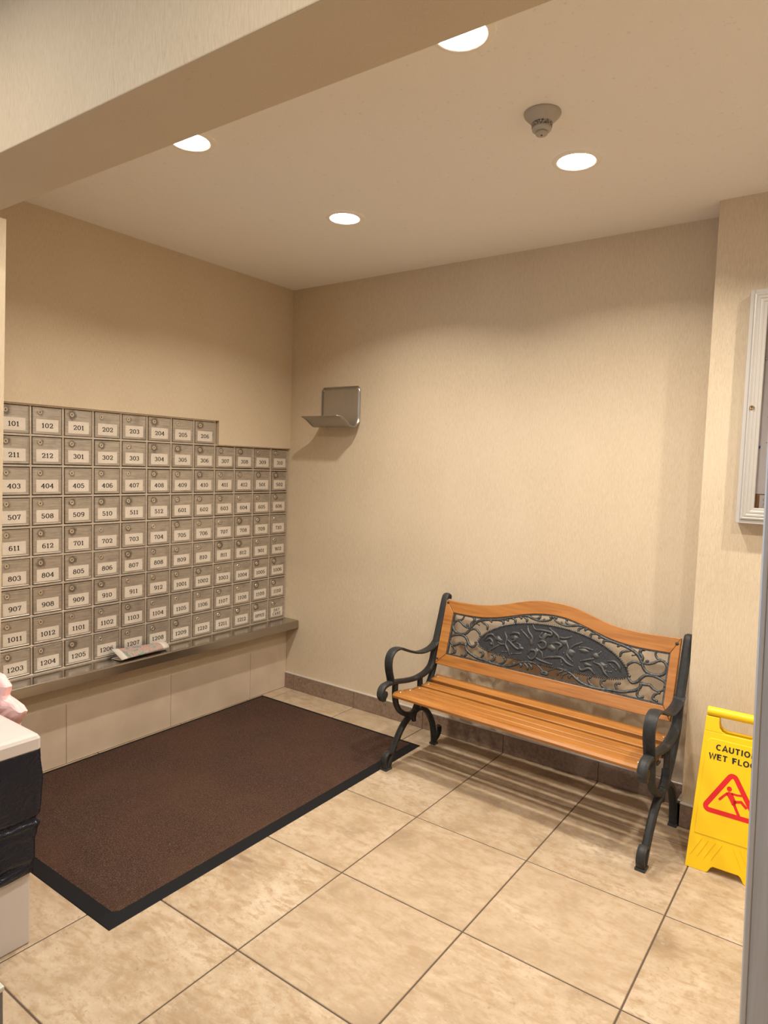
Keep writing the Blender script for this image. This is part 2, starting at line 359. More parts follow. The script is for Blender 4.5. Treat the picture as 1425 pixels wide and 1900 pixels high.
# skirting tiles with a pale metal cap
def skirting(name, x0, x1, y, joints):
    s = struct(MB().box((x0,y-.006,0),(x1,y,.0995)).build(name, M['skirtgrout']))
    xs = [x0]+[j for j in joints if x0 < j < x1]+[x1]
    for a, c in zip(xs, xs[1:]):
        MB().box((a+.0013,y-.0125,.001),(c-.0013,y-.005,.0985)).build('tile', M['skirt'], s, bevel=.0012, seg=1)
    MB().box((x0,y-.0135,.0995),(x1,y,.107)).build('cap_strip', M['cap'], s, bevel=.001, seg=1)
    return s
J = [.0875+tp*k for k in range(9)]
skirting('baseboard_back', .007, 2.5055, 0, J)
s = skirting('baseboard_right', 2.5075, 3.9, -.19, J)
MB().box((2.5075,-.2025,.001),(2.5225,-.0005,.0985)).build('tile', M['skirt'], s, bevel=.0012, seg=1)
MB().box((2.5065,-.2035,.0995),(2.5225,-.0005,.107)).build('cap_strip', M['cap'], s, bevel=.001, seg=1)
# panels of the dado under the ledge
ys = [-2.065,-1.518,-.916,-.322,-.001]
for a, c in zip(ys, ys[1:]):
    MB().box((.0002,a+.001,.002),(.0065,c-.001,.297)).build('wall_panel', M['panel'], wall_left, bevel=.0015, seg=2)

# ---------------------------------------------------------------- lamps
def downlight(x, y, label, h=H, k=1.0):
    tng = thing('downlight', label, 'ceiling light', (x,y,h), 0, 'recessed ceiling downlights')
    MB().lathe([(.0655,-.0005),(.0655,-.004),(.069,-.0062),(.082,-.0045),(.0865,-.0005)], (0,0,0), 'z', 40, cap=False).build('trim_ring', M['ring'], tng, smooth=True)
    ld = bpy.data.lights.new('downlight_beam', 'AREA'); ld.shape = 'DISK'; ld.size = .06; ld.energy = BEAM*k; ld.color = LAMPCOL; ld.spread = SPREAD if k == 1.0 else math.radians(172)
    lo = bpy.data.objects.new('downlight_beam', ld); COL.objects.link(lo); lo.parent = tng; lo.location = (0,0,-.0075)
    MB().lathe([(.0655,-.001),(.0655,-.0035),(.05,-.0052),(.02,-.0060),(.001,-.0062)], (0,0,0), 'z', 32).build('lens', M['lens'], tng)
downlight(1.093, -.822, 'round lit downlight nearest the corner of the two walls')
downlight(2.162, -.827, 'round lit downlight beside the smoke detector')
downlight(2.165, -1.668, 'lit downlight half hidden by the beam at the top of the photo')
downlight(1.090, -1.668, 'lit downlight half hidden by the beam, above the mailboxes')
downlight(3.23, -.827, 'lit downlight of the alcove beyond the right edge of the photo, nearer the wall')
downlight(3.23, -1.668, 'lit downlight of the alcove beyond the right edge of the photo, nearer the opening')
for x, y, lab in ((1.05,-3.05,'unseen lobby downlight added to light the beam front, above the waste bin'),(2.45,-3.05,'unseen lobby downlight added to light the beam front, behind the camera')):  # unseen lobby lamps, added and placed to brighten the beam's front face
    downlight(x, y, lab, 2.78, .85)
# smoke detector
tng = thing('smoke_detector', 'cone-shaped off-white smoke detector on the ceiling', 'detector', (2.186,-1.192,H))
MB().lathe([(.056,-.0005),(.057,-.004),(.054,-.010),(.034,-.030),(.032,-.031)], (0,0,0), 'z', 40).build('base', M['detector'], tng, smooth=True)
MB().lathe([(.0315,-.0305),(.0315,-.043),(.0300,-.0435)], (0,0,0), 'z', 40).build('sensor_grille', M['detdark'], tng)
MB().lathe([(.0300,-.043),(.0295,-.052),(.024,-.056),(.012,-.0565)], (0,0,0), 'z', 40).build('sensor_cap', M['detector'], tng, smooth=True)
MB().lathe([(.0185,-.056),(.0185,-.063),(.017,-.0655),(.004,-.066)], (0,0,0), 'z', 32).build('sensor_tip', M['detector'], tng, smooth=True)
MB().lathe([(.003,-.0655),(.003,-.067)], (0,0,0), 'z', 10).build('test_button', M['dark'], tng)

# ---------------------------------------------------------------- lettering: stroke alphabet in a box 1 high
def arc(cx, cy, rx, ry, a0, a1, n=12):
    return [(cx+rx*math.cos(math.radians(a0+(a1-a0)*k/n)), cy+ry*math.sin(math.radians(a0+(a1-a0)*k/n))) for k in range(n+1)]
# slab serif: (width, [lines], [closed lines])
SLAB = {
'0': (.78, [], [arc(.39,.5,.31,.44,0,345,22)]),
'1': (.56, [[(.08,.76),(.22,.82),(.30,.96)],[(.30,.97),(.30,.04)],[(.08,.05),(.52,.05)]], []),
'2': (.76, [[(.10,.68)]+arc(.37,.68,.27,.27,170,-25,10)+[(.50,.42),(.12,.10)],[(.08,.06),(.68,.06)],[(.67,.06),(.69,.24)],[(.08,.70),(.17,.66)]], []),
'3': (.72, [arc(.34,.73,.24,.22,160,-90,10),arc(.34,.28,.28,.24,90,-165,12),[(.07,.78),(.15,.72)],[(.04,.24),(.13,.18)]], []),
'4': (.78, [[(.54,.96),(.06,.30),(.74,.30)],[(.54,.96),(.54,.04)],[(.36,.05),(.70,.05)]], []),
'5': (.74, [[(.62,.93),(.16,.93),(.13,.52)],[(.13,.52)]+arc(.35,.33,.28,.28,125,-165,13),[(.04,.26),(.13,.2)]], []),
'6': (.76, [[(.62,.84)]+arc(.42,.60,.31,.35,70,190,8)+[(.09,.36)]], [arc(.38,.32,.28,.27,0,345,20)]),
'7': (.72, [[(.08,.92),(.66,.92),(.42,.50),(.32,.05)],[(.08,.92),(.08,.74)]], []),
'8': (.74, [], [arc(.37,.73,.23,.215,0,345,18),arc(.37,.28,.29,.25,0,345,20)]),
'9': (.76, [[(.14,.16)]+arc(.34,.40,.31,.35,-110,10,8)+[(.66,.64)]], [arc(.38,.68,.28,.27,0,345,20)]),
'O': (.84, [], [arc(.42,.5,.34,.44,0,345,22)]),
'F': (.74, [[(.20,.95),(.20,.05)],[(.06,.94),(.68,.94)],[(.68,.94),(.68,.74)],[(.20,.52),(.50,.52)],[(.50,.62),(.50,.42)],[(.06,.05),(.38,.05)]], []),
'I': (.44, [[(.22,.95),(.22,.05)],[(.06,.94),(.38,.94)],[(.06,.05),(.38,.05)]], []),
'C': (.78, [arc(.42,.5,.34,.44,40,320,16),[(.70,.92),(.70,.70)]], []),
'E': (.76, [[(.20,.95),(.20,.05)],[(.06,.94),(.68,.94)],[(.68,.94),(.68,.74)],[(.20,.52),(.50,.52)],[(.50,.62),(.50,.42)],[(.06,.05),(.70,.05)],[(.70,.05),(.70,.26)]], []),
'D': (.82, [[(.20,.95),(.20,.05)],[(.06,.94),(.40,.94)]+arc(.40,.5,.34,.44,88,-88,12)+[(.06,.06)]], []),
'A': (.84, [[(.42,.96),(.14,.05)],[(.42,.96),(.70,.05)],[(.24,.36),(.60,.36)],[(.02,.05),(.28,.05)],[(.56,.05),(.82,.05)]], []),
'Y': (.82, [[(.10,.94),(.41,.48),(.72,.94)],[(.41,.48),(.41,.05)],[(.0,.94),(.24,.94)],[(.58,.94),(.82,.94)],[(.26,.05),(.56,.05)]], []),
'R': (.82, [[(.20,.95),(.20,.05)],[(.06,.94),(.44,.94)]+arc(.44,.725,.22,.215,88,-88,9)+[(.20,.51)],[(.44,.51),(.70,.05)],[(.06,.05),(.36,.05)],[(.62,.05),(.82,.05)]], []),
}
SANS = {
'C': (.80, [arc(.42,.5,.33,.42,48,312,16)], []),
'A': (.84, [[(.06,.0),(.42,.98),(.78,.0)],[(.2,.30),(.64,.30)]], []),
'U': (.80, [[(.12,1),(.12,.36)]+arc(.40,.36,.28,.28,180,360,10)+[(.68,1)]], []),
'T': (.72, [[(.02,.92),(.70,.92)],[(.36,.92),(.36,0)]], []),
'I': (.34, [[(.17,1),(.17,0)]], []),
'O': (.88, [], [arc(.44,.5,.34,.42,0,345,22)]),
'N': (.84, [[(.13,0),(.13,.98),(.71,.02),(.71,1)]], []),
'W': (1.06, [[(.05,1),(.29,.04),(.53,.94),(.77,.04),(1.01,1)]], []),
'E': (.70, [[(.66,.92),(.13,.92),(.13,.08),(.68,.08)],[(.13,.51),(.60,.51)]], []),
'F': (.66, [[(.64,.92),(.13,.92),(.13,0)],[(.13,.50),(.58,.50)]], []),
'L': (.64, [[(.13,1),(.13,.08),(.64,.08)]], []),
'R': (.78, [[(.13,0),(.13,.92),(.44,.92)]+arc(.44,.69,.22,.23,80,-80,8)+[(.13,.46)],[(.42,.46),(.72,0)]], []),
' ': (.46, [], []),
}
def write(b, font, text, x, y, h, fn, lift, wx, wy, track=.10, width=None, center=False, stretch=1.0, mi=0):
    tot = sum(font[c][0]*stretch+track for c in text)-track
    k = h
    if width: stretch *= (width/h)/tot; track *= (width/h)/tot; tot = width/h
    if center: x -= tot*h/2
    for c in text:
        wd, op, cl = font[c]
        for ln in op: b.stroke([(x+p*h*stretch, y+q*h) for p, q in ln], wx*h, wy*h, fn, lift, False, mi)
        for ln in cl: b.stroke([(x+p*h*stretch, y+q*h) for p, q in ln], wx*h, wy*h, fn, lift, True, mi)
        x += (wd*stretch+track)*h

# ---------------------------------------------------------------- the bank of mailboxes in its recess
DX = -.0175                                   # face of the doors
bank = thing('mailbox_bank', 'large bank of numbered steel mailboxes set into the left wall', 'mailboxes', (DX,-.9,.47))
def cy(k): return -1.8225 + .1517*k           # column edges, k = 0..12
RZ = [1.7235,1.5865,1.4465,1.3060,1.1655,1.0265,.8890,.7490,.6095,.4710]
loc = lambda x, y, z: (x-DX, y+.9, z-.47)
def lbox(b, a, c, mi=0): return b.box(loc(*a), loc(*c), mi)
b = MB()
lbox(b, (-.0338,cy(0),.4690), (-.0315,cy(8),1.7255)); lbox(b, (-.0338,cy(8),.4690), (-.0315,-.0035,1.5880))
b.build('backing', M['dark'], bank)
fr = MB(); hb = .0046
for r in range(10):                           # rails
    y1 = cy(8)+hb if r == 0 else -.0025
    lbox(fr, (-.0315,cy(0)-hb,RZ[r]-hb), (-.0185,y1,RZ[r]+hb))
for k in range(13):                           # stiles between the rails
    for r in range(9):
        if r == 0 and k > 8: continue
        ye = min(cy(k)+hb, -.0025)
        lbox(fr, (-.0315,cy(k)-hb,RZ[r+1]+hb), (-.0188,ye,RZ[r]-hb))
fr.build('face_frame', M['mframe'], bank, bevel=.0012, seg=1)
edge = MB()                                   # rounded trim along the stepped top
for (ya, yb, z) in ((cy(0)-hb,cy(8)+.006,1.7262),(cy(8)+.006,-.0025,1.5895)):
    pass
NUM = ['101 102 201 202 203 204 205 206','211 212 301 302 303 304 305 306 307 308 309 310','403 404 405 406 407 408 409 410 411 412 501 502',
 '507 508 509 510 511 512 601 602 603 604 605 606','611 612 701 702 703 704 705 706 707 708 709 710','803 804 805 806 807 808 809 810 811 812 901 902',
 '907 908 909 910 911 912 1001 1002 1003 1004 1005 1006','1011 1012 1101 1102 1103 1104 1105 1106 1107 1108 1109 1110','1203 1204 1205 1206 1207 1208 1209 1210 1211 1212 OFFICE DAYCARE']
dw, dh = .1517-2*hb-.0062, .1393-2*hb-.0066
dm = MB(); bv = .0035                         # door leaf with a dished rim
hw, hh = dw/2, dh/2
dm.add([(-.012,-hw,-hh),(-.012,hw,-hh),(-.012,hw,hh),(-.012,-hw,hh),(-.0015,-hw,-hh),(-.0015,hw,-hh),(-.0015,hw,hh),(-.0015,-hw,hh),
        (.0012,-hw+.0015,-hh+.0015),(.0012,hw-.0015,-hh+.0015),(.0012,hw-.0015,hh-.0015),(.0012,-hw+.0015,hh-.0015),
        (.0012,-hw+.005,-hh+.005),(.0012,hw-.005,-hh+.005),(.0012,hw-.005,hh-.005),(.0012,-hw+.005,hh-.005),
        (0,-hw+.0065,-hh+.0065),(0,hw-.0065,-hh+.0065),(0,hw-.0065,hh-.0065),(0,-hw+.0065,hh-.0065)],
       [(0,3,2,1)]+[(s+i,s+(i+1)%4,s+4+(i+1)%4,s+4+i) for s in (0,4,8,12) for i in range(4)]+[(16,17,18,19)])
lk = MB(); lk.lathe([(.0105,0),(.0105,.0014),(.0094,.0028),(.0072,.0028),(.0066,.0012),(.0010,.0012)], (0,0,0), 'x', 20)
lk.box((.0010,-.0015,-.0046),(.0019,.0015,.0036),1)
lk.lathe([(.0027,.0012),(.0027,.0019)], (0,0,.0016), 'x', 8, 1)
door_me = lock_me = None
rnd = random.Random(3)
for r, row in enumerate(NUM):
    for k, num in enumerate(row.split()):
        yc = (cy(k)+cy(k+1))/2; zc = (RZ[r]+RZ[r+1])/2
        if door_me is None:
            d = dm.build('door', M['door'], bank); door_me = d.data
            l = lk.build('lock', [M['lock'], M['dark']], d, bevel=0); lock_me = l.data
        else:
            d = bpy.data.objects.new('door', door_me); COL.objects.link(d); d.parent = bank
            l = bpy.data.objects.new('lock', lock_me); COL.objects.link(l); l.parent = d
        d.location = (rnd.uniform(-.0006,.0006), yc+.9+rnd.uniform(-.0005,.0005), zc-.47+rnd.uniform(-.0005,.0005))
        d.rotation_euler = (rnd.uniform(-.004,.004), 0, rnd.uniform(-.006,.006))
        nm = 'OFFICE' if num == 'OFFICE' else ('DAY CARE' if num == 'DAYCARE' else num)
        d['label'] = 'mailbox door with a plate reading %s' % nm
        l.location = (0, -hw+.034, hh-.024); l.rotation_euler = (rnd.uniform(-.25,.25),0,0)
        b = MB(); pw, ph = .052, .0285; pz = -hh+.0115+ph
        b.box((.0,-pw,pz-ph),(.0011,pw,pz+ph))
        fn = lambda a,c,t: (t,a,c)
        if num == 'DAYCARE':
            write(b, SLAB, 'DAY', 0, pz+.003, .0195, fn, .00135, .095, .055, .14, center=True, mi=1)
            write(b, SLAB, 'CARE', 0, pz-.022, .0195, fn, .00135, .095, .055, .14, center=True, mi=1)
        elif num == 'OFFICE':
            write(b, SLAB, 'OFFICE', 0, pz-.0105, .0205, fn, .00135, .095, .055, .10, center=True, width=.076, mi=1)
        else:
            write(b, SLAB, num, 0, pz-.0112, .0225, fn, .00135, .105, .062, .13, center=True, mi=1)
            for sy in (-1,1):
                for sz in (-1,1):
                    if k < 10: b.lathe([(.0019,.0011),(.0019,.0016),(.0008,.0020)], (0,sy*(pw-.006),pz+sz*(ph-.0055)), 'x', 7, 2)
        pl = b.build('number_plate', [M['plate'], M['ink'], M['lock']], d)

# ---------------------------------------------------------------- steel ledge
tng = thing('ledge', 'brushed steel ledge running under the mailboxes', 'shelf', (0,-1.0,.468))
b = MB(); pr = [(-.034,.468),(.105,.468),(.110,.4655),(.1115,.461),(.1115,.419),(.1085,.419),(.1085,.458),(.104,.4625),(-.034,.4625)]
b.prism([(x,z-.468) for x,z in pr], lambda a,c,t: (a,t,c), -1.055, .9965)
b.build('ledge_plate', M['ledge'], tng)
b = MB(); b.box((.0002,-1.055,-.046),(.028,.9965,-.0056)); b.build('support_angle', M['greymetal'], tng)

# ---------------------------------------------------------------- folded newspaper on the ledge
news = thing('newspaper', 'rolled newspaper lying on the steel ledge below the mailboxes', 'newspaper', (.05,-1.13,.4683))
def newsheet(k, n=22):
    """one folded sheet: open V at the left end, rolled at the right end"""
    L = MB(); rows = 9; vs = []; fs = []
    for i in range(rows):
        t = i/(rows-1); y = -.150+.285*t+.004*k*(1-t)
        for j in range(n):
            s = j/(n-1)
            # open fold
            o = .0035*k
            if s < .5: ax = -.048+o*.6+(.096-2*o)*(s*2); az = .050-o*.9-.038*(s*2)**1.1
            else: ax = .048-o-(.096-1.6*o)*((s-.5)*2); az = .012+o*.15-.011*((s-.5)*2)**.6+.0012*k
            # rolled
            aa = math.radians(150-305*s); rr = (1-.17*k)*.82
            bx = .003+.046*rr*math.cos(aa); bz = .0215+.0258*rr*math.sin(aa)
            e = t**.8
            x = ax*(1-e)+bx*e; z = az*(1-e)+bz*e
            if s > .47 and s < .53: x += .001
            vs.append((x, y, max(z, .0006+.0007*k)))
    for i in range(rows-1):
        for j in range(n-1): fs.append((i*n+j,(i+1)*n+j,(i+1)*n+j+1,i*n+j+1))
    mi = [1 if (i == 0 or i == rows-2) else 0 for i in range(rows-1) for j in range(n-1)]
    L.add(vs, fs); L.m = mi; return L
for k in range(4):
    newsheet(k).build('sheet', [M['news'], M['newswhite']], news, smooth=True, solid=.0012)

# ---------------------------------------------------------------- bent steel tray on the back wall
tray = thing('wall_tray', 'bent sheet steel paper tray fixed to the back wall near the corner', 'tray', (.418,0,1.85))
prof = [(-.0035,.121),(-.0035,.06),(-.0035,0),(-.0035,-.055),(-.0055,-.080),(-.014,-.101),(-.032,-.118),(-.055,-.126),(-.080,-.124),(-.105,-.112),(-.130,-.096),(-.155,-.082),(-.180,-.073),(-.200,-.070)]
pp = smooth_line([(0,y,z) for y,z in prof], 3)
b = MB(); n = len(pp); hwid = .1535; vs = []; fs = []; m_ = 13
for i, p in enumerate(pp):
    s = i/(n-1); cut = 0
    wdt = hwid
    d0 = (p-pp[0]).length
    if p.z > .12-.016: wdt = hwid-.016+math.sqrt(max(0,.016**2-(p.z-(.121-.016))**2))
    e = max(0, (-p.y-.178)/.022)
    if e > 0: wdt = hwid-.018*e*e
    for j in range(m_):
        vs.append((-wdt+2*wdt*j/(m_-1), p.y, p.z))
for i in range(n-1):
    for j in range(m_-1): fs.append((i*m_+j,i*m_+j+1,(i+1)*m_+j+1,(i+1)*m_+j))
b.add(vs, fs); b.build('bent_plate', M['tray'], tray, smooth=True, solid=.0018)
rim = MB()
loop = [Vector((vs[i*m_][0], vs[i*m_][1]-.0005, vs[i*m_][2])) for i in range(n)][::-1]+[Vector(vs[j]) for j in range(1,m_-1)]+[Vector((vs[i*m_+m_-1][0], vs[i*m_+m_-1][1]-.0005, vs[i*m_+m_-1][2])) for i in range(n)]
rim2 = [loop[0]]
for q in loop[1:]:
    if (q-rim2[-1]).length > .004: rim2.append(q)
for i in range(len(rim2)-1):
    a_, c_ = rim2[i], rim2[i+1]; t_ = (c_-a_).normalized(); sd = t_.orthogonal().normalized(); nb = t_.cross(sd)
    q = [(a_+sd*.0024*math.cos(2*PI*k/6)+nb*.0024*math.sin(2*PI*k/6)) for k in range(6)]+[(c_+sd*.0024*math.cos(2*PI*k/6)+nb*.0024*math.sin(2*PI*k/6)) for k in range(6)]
    rim.add(q, [(k,(k+1)%6,6+(k+1)%6,6+k) for k in range(6)])
rim.build('rolled_edge', M['tray'], tray, smooth=True)
for sx in (-1,1):
    MB().lathe([(.0042,-.0046),(.0042,-.0064),(.002,-.0074)], (sx*.137,0,.103), 'y', 12).build('screw', M['lock'], tray, smooth=True)

# ---------------------------------------------------------------- door mat
mat_t = thing('door_mat', 'large brown ribbed door mat with a black rubber border', 'mat', (.620,-1.1365,0), .003)
hx, hy, bw, th = .603, .9165, .052, .0085
b = MB()
b.add([(-hx,-hy,.0003),(hx,-hy,.0003),(hx,hy,.0003),(-hx,hy,.0003),(-hx+.003,-hy+.003,.002),(hx-.003,-hy+.003,.002),(hx-.003,hy-.003,.002),(-hx+.003,hy-.003,.002),
       (-hx+bw,-hy+bw,.0055),(hx-bw,-hy+bw,.0055),(hx-bw,hy-bw*.55,.0055),(-hx+bw*.55,hy-bw*.55,.0055)],
      [(0,3,2,1)]+[(s_+i,s_+(i+1)%4,s_+4+(i+1)%4,s_+4+i) for s_ in (0,4) for i in range(4)]+[(8,9,10,11)])
b.build('rubber_border', M['rubber'], mat_t)
b = MB(); gx, gy = 60, 90; x0, x1, y0, y1 = -hx+bw*.5, hx-bw, -hy+bw, hy-bw*.5; vs = []
for j in range(gy+1):
    for i in range(gx+1):
        e = (i in (0,gx)) or (j in (0,gy))
        jx = 0.0016*noise.noise(Vector((j*.9,i*.9,3))) if e else 0
        vs.append((x0+(x1-x0)*i/gx+jx, y0+(y1-y0)*j/gy+jx, .0052 if e else th+.0007*noise.noise(Vector((i*.31,j*.31,0)))))
fs = [(j*(gx+1)+i, j*(gx+1)+i+1, (j+1)*(gx+1)+i+1, (j+1)*(gx+1)+i) for j in range(gy) for i in range(gx)]
b.add(vs, fs); b.build('carpet', M['carpet'], mat_t, smooth=True)

# ---------------------------------------------------------------- bench
bench = thing('garden_bench', 'wooden slatted bench with black cast iron ends and ornate back panel', 'bench', (1.241,-.563,.0), math.radians(-2.7))
def vz(L): return [(0,v,z) for v,z in L]
def end_frame(u):
    b = MB(); hw_ = .0175
    def bar(L, wu, th, k=5, sc=None, tw=None):
        pts = smooth_line(vz(L), k); n = len(pts)
        scale = None
        if sc: scale = [(sc[0]+(sc[1]-sc[0])*i/(n-1), (tw[0]+(tw[1]-tw[0])*i/(n-1)) if tw else 1) for i in range(n)]
        h = wu; t_ = th
        sec = [(-h,-t_*.55),(-h*.45,-t_),(h*.45,-t_),(h,-t_*.55),(h,t_*.55),(h*.45,t_),(-h*.45,t_),(-h,t_*.55)]
        b.sweep([(u+p.x,p.y,p.z) for p in pts], sec, (1,0,0), 0, scale)
    # back post and seat rail with the front scroll
    bar([(.502,.786),(.505,.800),(.494,.808),(.480,.801),(.466,.770),(.440,.690),(.414,.610),(.395,.555),(.384,.510),(.372,.470),(.350,.440),(.308,.420),(.255,.411),(.199,.410),(.13,.417),(.07,.427),(.010,.434),(-.040,.430),(-.062,.411),(-.066,.388),(-.056,.370),(-.043,.366)], .0185, .0115)
    # scroll boss
    b.lathe([(.014,-.0195),(.019,-.017),(.019,.017),(.014,.0195)], (u,-.047,.390), 'x', 16)
    # rear strut from the post down to the hub
    bar([(.400,.545),(.400,.500),(.392,.450),(.365,.385),(.320,.315),(.275,.262),(.235,.235)], .0150, .0105)
    # arm rest
    bar([(.402,.570),(.375,.552),(.335,.541),(.285,.537),(.235,.541),(.180,.556),(.129,.575),(.085,.592),(.050,.597),(.018,.590),(-.003,.568),(-.010,.535),(-.004,.495),(.008,.458),(.014,.432)], .0225, .0065, 5)
    # front leg, upper part
    bar([(.050,.420),(.050,.370),(.058,.325),(.080,.286),(.115,.256),(.155,.236),(.200,.226)], .0145, .0125)
    # hub and link up to the rail
    bar([(.262,.300),(.250,.270),(.228,.240),(.215,.205),(.222,.185)], .0165, .0175, 4, (1,.7), (1,.6))
    bar([(.262,.290),(.265,.340),(.262,.405)], .013, .013, 3)
    # front leg, lower part with foot scroll
    bar([(.215,.232),(.170,.214),(.130,.188),(.098,.156),(.070,.118),(.046,.080),(.028,.048),(.014,.020),(.008,.001)], .0155, .0125)
    bar([(.028,.075),(.006,.082),(-.014,.070),(-.022,.045),(-.018,.020),(-.010,.002)], .0165, .0075)
    b.prism([(-.026,.0),(.022,.0),(.022,.010),(-.026,.010)], lambda a,c,t: (t,a,c), u-.019, u+.019)
    # rear leg and its scroll
    bar([(.215,.232),(.255,.240),(.300,.228),(.340,.200),(.372,.160),(.395,.115),(.407,.070),(.413,.030),(.414,.001)], .0155, .0135)
    bar([(.416,.020),(.440,.030),(.460,.052),(.464,.078),(.454,.090)], .0135, .0075)
    b.prism([(.398,0),(.430,0),(.430,.010),(.398,.010)], lambda a,c,t: (t,a,c), u-.018, u+.018)
    # lugs that carry the slats and the back
    s = 1 if u < .6 else -1
    for v0, z0 in ((.036,.366),(.117,.357),(.195,.348),(.279,.349),(.361,.364)):
        xa_, xb_ = sorted((u+s*.012, u+s*.040)); b.box((xa_,v0-.020,z0-.008),(xb_,v0+.020,z0))
    return b
b1 = end_frame(0.0); o = b1.build('end_frame', M['iron'], bench, smooth=False, bevel=.0025, seg=2, ang=40); o['label'] = 'left cast iron end frame with arm rest and legs'
b2 = end_frame(1.24); o = b2.build('end_frame', M['iron'], bench, smooth=False, bevel=.0025, seg=2, ang=40); o['label'] = 'right cast iron end frame with arm rest and legs'
def slat(v0, v1, z, th_, tilt, front=False):
    b = MB(); cv = (v0+v1)/2; hw_ = (v1-v0)/2; ct, st = math.cos(tilt), math.sin(tilt)
    pr = [(-hw_,-th_),(hw_,-th_),(hw_,-.003),(hw_-.003,0),(-hw_+.003,0),(-hw_,-.003)]
    if front: pr = [(-hw_+.004,-th_),(hw_,-th_),(hw_,-.003),(hw_-.003,0),(-hw_+.020,0),(-hw_+.008,-.004),(-hw_,-.014)]
    fn = lambda a,c,t: (t, cv+a*ct-c*st, z+a*st+c*ct)
    b.prism(pr, fn, .0205, 1.2195)
    o = b.build('seat_slat', M['wood'], bench, bevel=.0015, seg=2); o.data.polygons.foreach_set('use_smooth', [False]*len(o.data.polygons))
    for u in (.045, 1.195):
        q = MB(); q.lathe([(.0065,.0),(.0062,.0014),(.003,.0026)], (u,cv,z), 'z', 12); q.build('bolt', M['lock'], o, smooth=True)
slat(.001,.070,.392,.026,-.05,True); slat(.089,.144,.3815,.025,-.11); slat(.163,.226,.3725,.025,-.03); slat(.246,.310,.3745,.025,.06); slat(.333,.394,.391,.025,.22)
# back: all of it lies in one leaning plane
BT = math.atan(.285); bn = (math.cos(BT), -math.sin(BT))
def bk(u, z, t):                                # t: distance in front of the plane (towards the seat)
    return (u, .380+.285*(z-.5)-t*bn[0], z-t*bn[1])
TOP = smooth_line([(u,z,0) for u,z in [(.024,.790),(.09,.787),(.157,.787),(.22,.790),(.29,.798),(.36,.813),(.424,.831),(.485,.848),(.545,.859),(.605,.864),(.64,.864),(.70,.860),(.76,.849),(.82,.832),(.88,.815),(.94,.803),(1.0,.797),(1.06,.795),(1.12,.797),(1.217,.800)]], 2)
OPT = smooth_line([(u,z,0) for u,z in [(.080,.729),(.15,.728),(.227,.730),(.285,.736),(.335,.745),(.39,.758),(.45,.775),(.52,.792),(.58,.801),(.632,.804),(.69,.801),(.75,.790),(.81,.774),(.87,.757),(.93,.743),(.985,.735),(1.047,.731),(1.11,.731),(1.180,.733)]], 2)
TOP = [(p.x,p.y) for p in TOP]; OPT = [(p.x,p.y) for p in OPT]
f_, k_ = .011, -.013
def strip(name, A, Bl, grain=None):
    """wood between two outlines with equal point counts"""
    b = MB(); n = len(A)
    vs = [bk(u,z,f_) for u,z in A]+[bk(u,z,f_) for u,z in Bl]+[bk(u,z,k_) for u,z in A]+[bk(u,z,k_) for u,z in Bl]
    fs = []
    for i in range(n-1):
        fs += [(i,i+1,n+i+1,n+i),(2*n+i,3*n+i,3*n+i+1,2*n+i+1),(i,2*n+i,2*n+i+1,i+1),(n+i,n+i+1,3*n+i+1,3*n+i)]
    fs += [(0,n,3*n,2*n),(n-1,3*n-1,4*n-1,2*n-1)]
    b.add(vs, fs); return b.build(name, M['wood'], bench, bevel=.003, seg=2, ang=50)
def resample(L, n):
    d = [0]
    for a_, c_ in zip(L, L[1:]): d.append(d[-1]+math.hypot(c_[0]-a_[0], c_[1]-a_[1]))
    out = []; i = 0
    for k in range(n):
        s_ = d[-1]*k/(n-1)
        while i < len(d)-2 and d[i+1] < s_: i += 1
        f = (s_-d[i])/(d[i+1]-d[i]); out.append((L[i][0]+(L[i+1][0]-L[i][0])*f, L[i][1]+(L[i+1][1]-L[i][1])*f))
    return out
ob = strip('crest_rail', resample(TOP,36), resample(OPT,36))
for u in (.038, 1.203):
    q = MB(); p = bk(u,.775,f_); q.lathe([(.0075,.004),(.0075,-.001),(.004,-.0038)], p, 'y', 14); q.build('bolt', M['iron'], ob, smooth=True)
strip('back_stile', [(.0245,.789),(.0255,.462)], [(.0795,.7285),(.0795,.5175)])
strip('back_stile', [(1.1805,.7325),(1.1805,.5175)], [(1.2165,.799),(1.2165,.463)])
ob = strip('bottom_rail', [(.0802,.5168),(1.1798,.5168)], [(.0250,.4600),(1.2165,.4610)])
for u in (.035, 1.206):
    q = MB(); p = bk(u,.487,f_); q.lathe([(.0065,.004),(.0065,-.001),(.003,-.0035)], p, 'y', 14); q.build('bolt', M['iron'], ob, smooth=True)
# cast panel in the back
cast = MB(); frame_loop = resample(OPT, 40)+[(1.180,.5175),(.080,.5175)]
def shrink(L, d, c=(.632,.63)): return [(u+(d if u < c[0]-.3 else -d if u > c[0]+.3 else 0), z+(d if z < .56 else -d)) for u,z in L]
A_ = frame_loop; B_ = shrink(frame_loop, .007); n = len(A_)
vs = [bk(u,z,.006) for u,z in A_]+[bk(u,z,.006) for u,z in B_]+[bk(u,z,-.006) for u,z in A_]+[bk(u,z,-.006) for u,z in B_]
fs = []
for i in range(n):
    j = (i+1)%n; fs += [(i,j,n+j,n+i),(2*n+i,3*n+i,3*n+j,2*n+j),(n+i,n+j,3*n+j,3*n+i),(i,2*n+i,2*n+j,j)]
cast.add(vs, fs); panel = cast.build('cast_panel', M['ironcast'], bench)
panel['label'] = 'dark cast iron openwork panel with an oval relief'
def oval(k, s=1.0):
    t_ = math.cos(2*PI*k); up_ = math.sin(2*PI*k) >= 0; a = abs(t_)
    z = .606+(.149*(1-a**2.1)**.62 if up_ else -.036*(1-a**5)**.6)
    return (.634+.384*t_*s, .625+(z-.625)*(1-(1-s)*3.2))
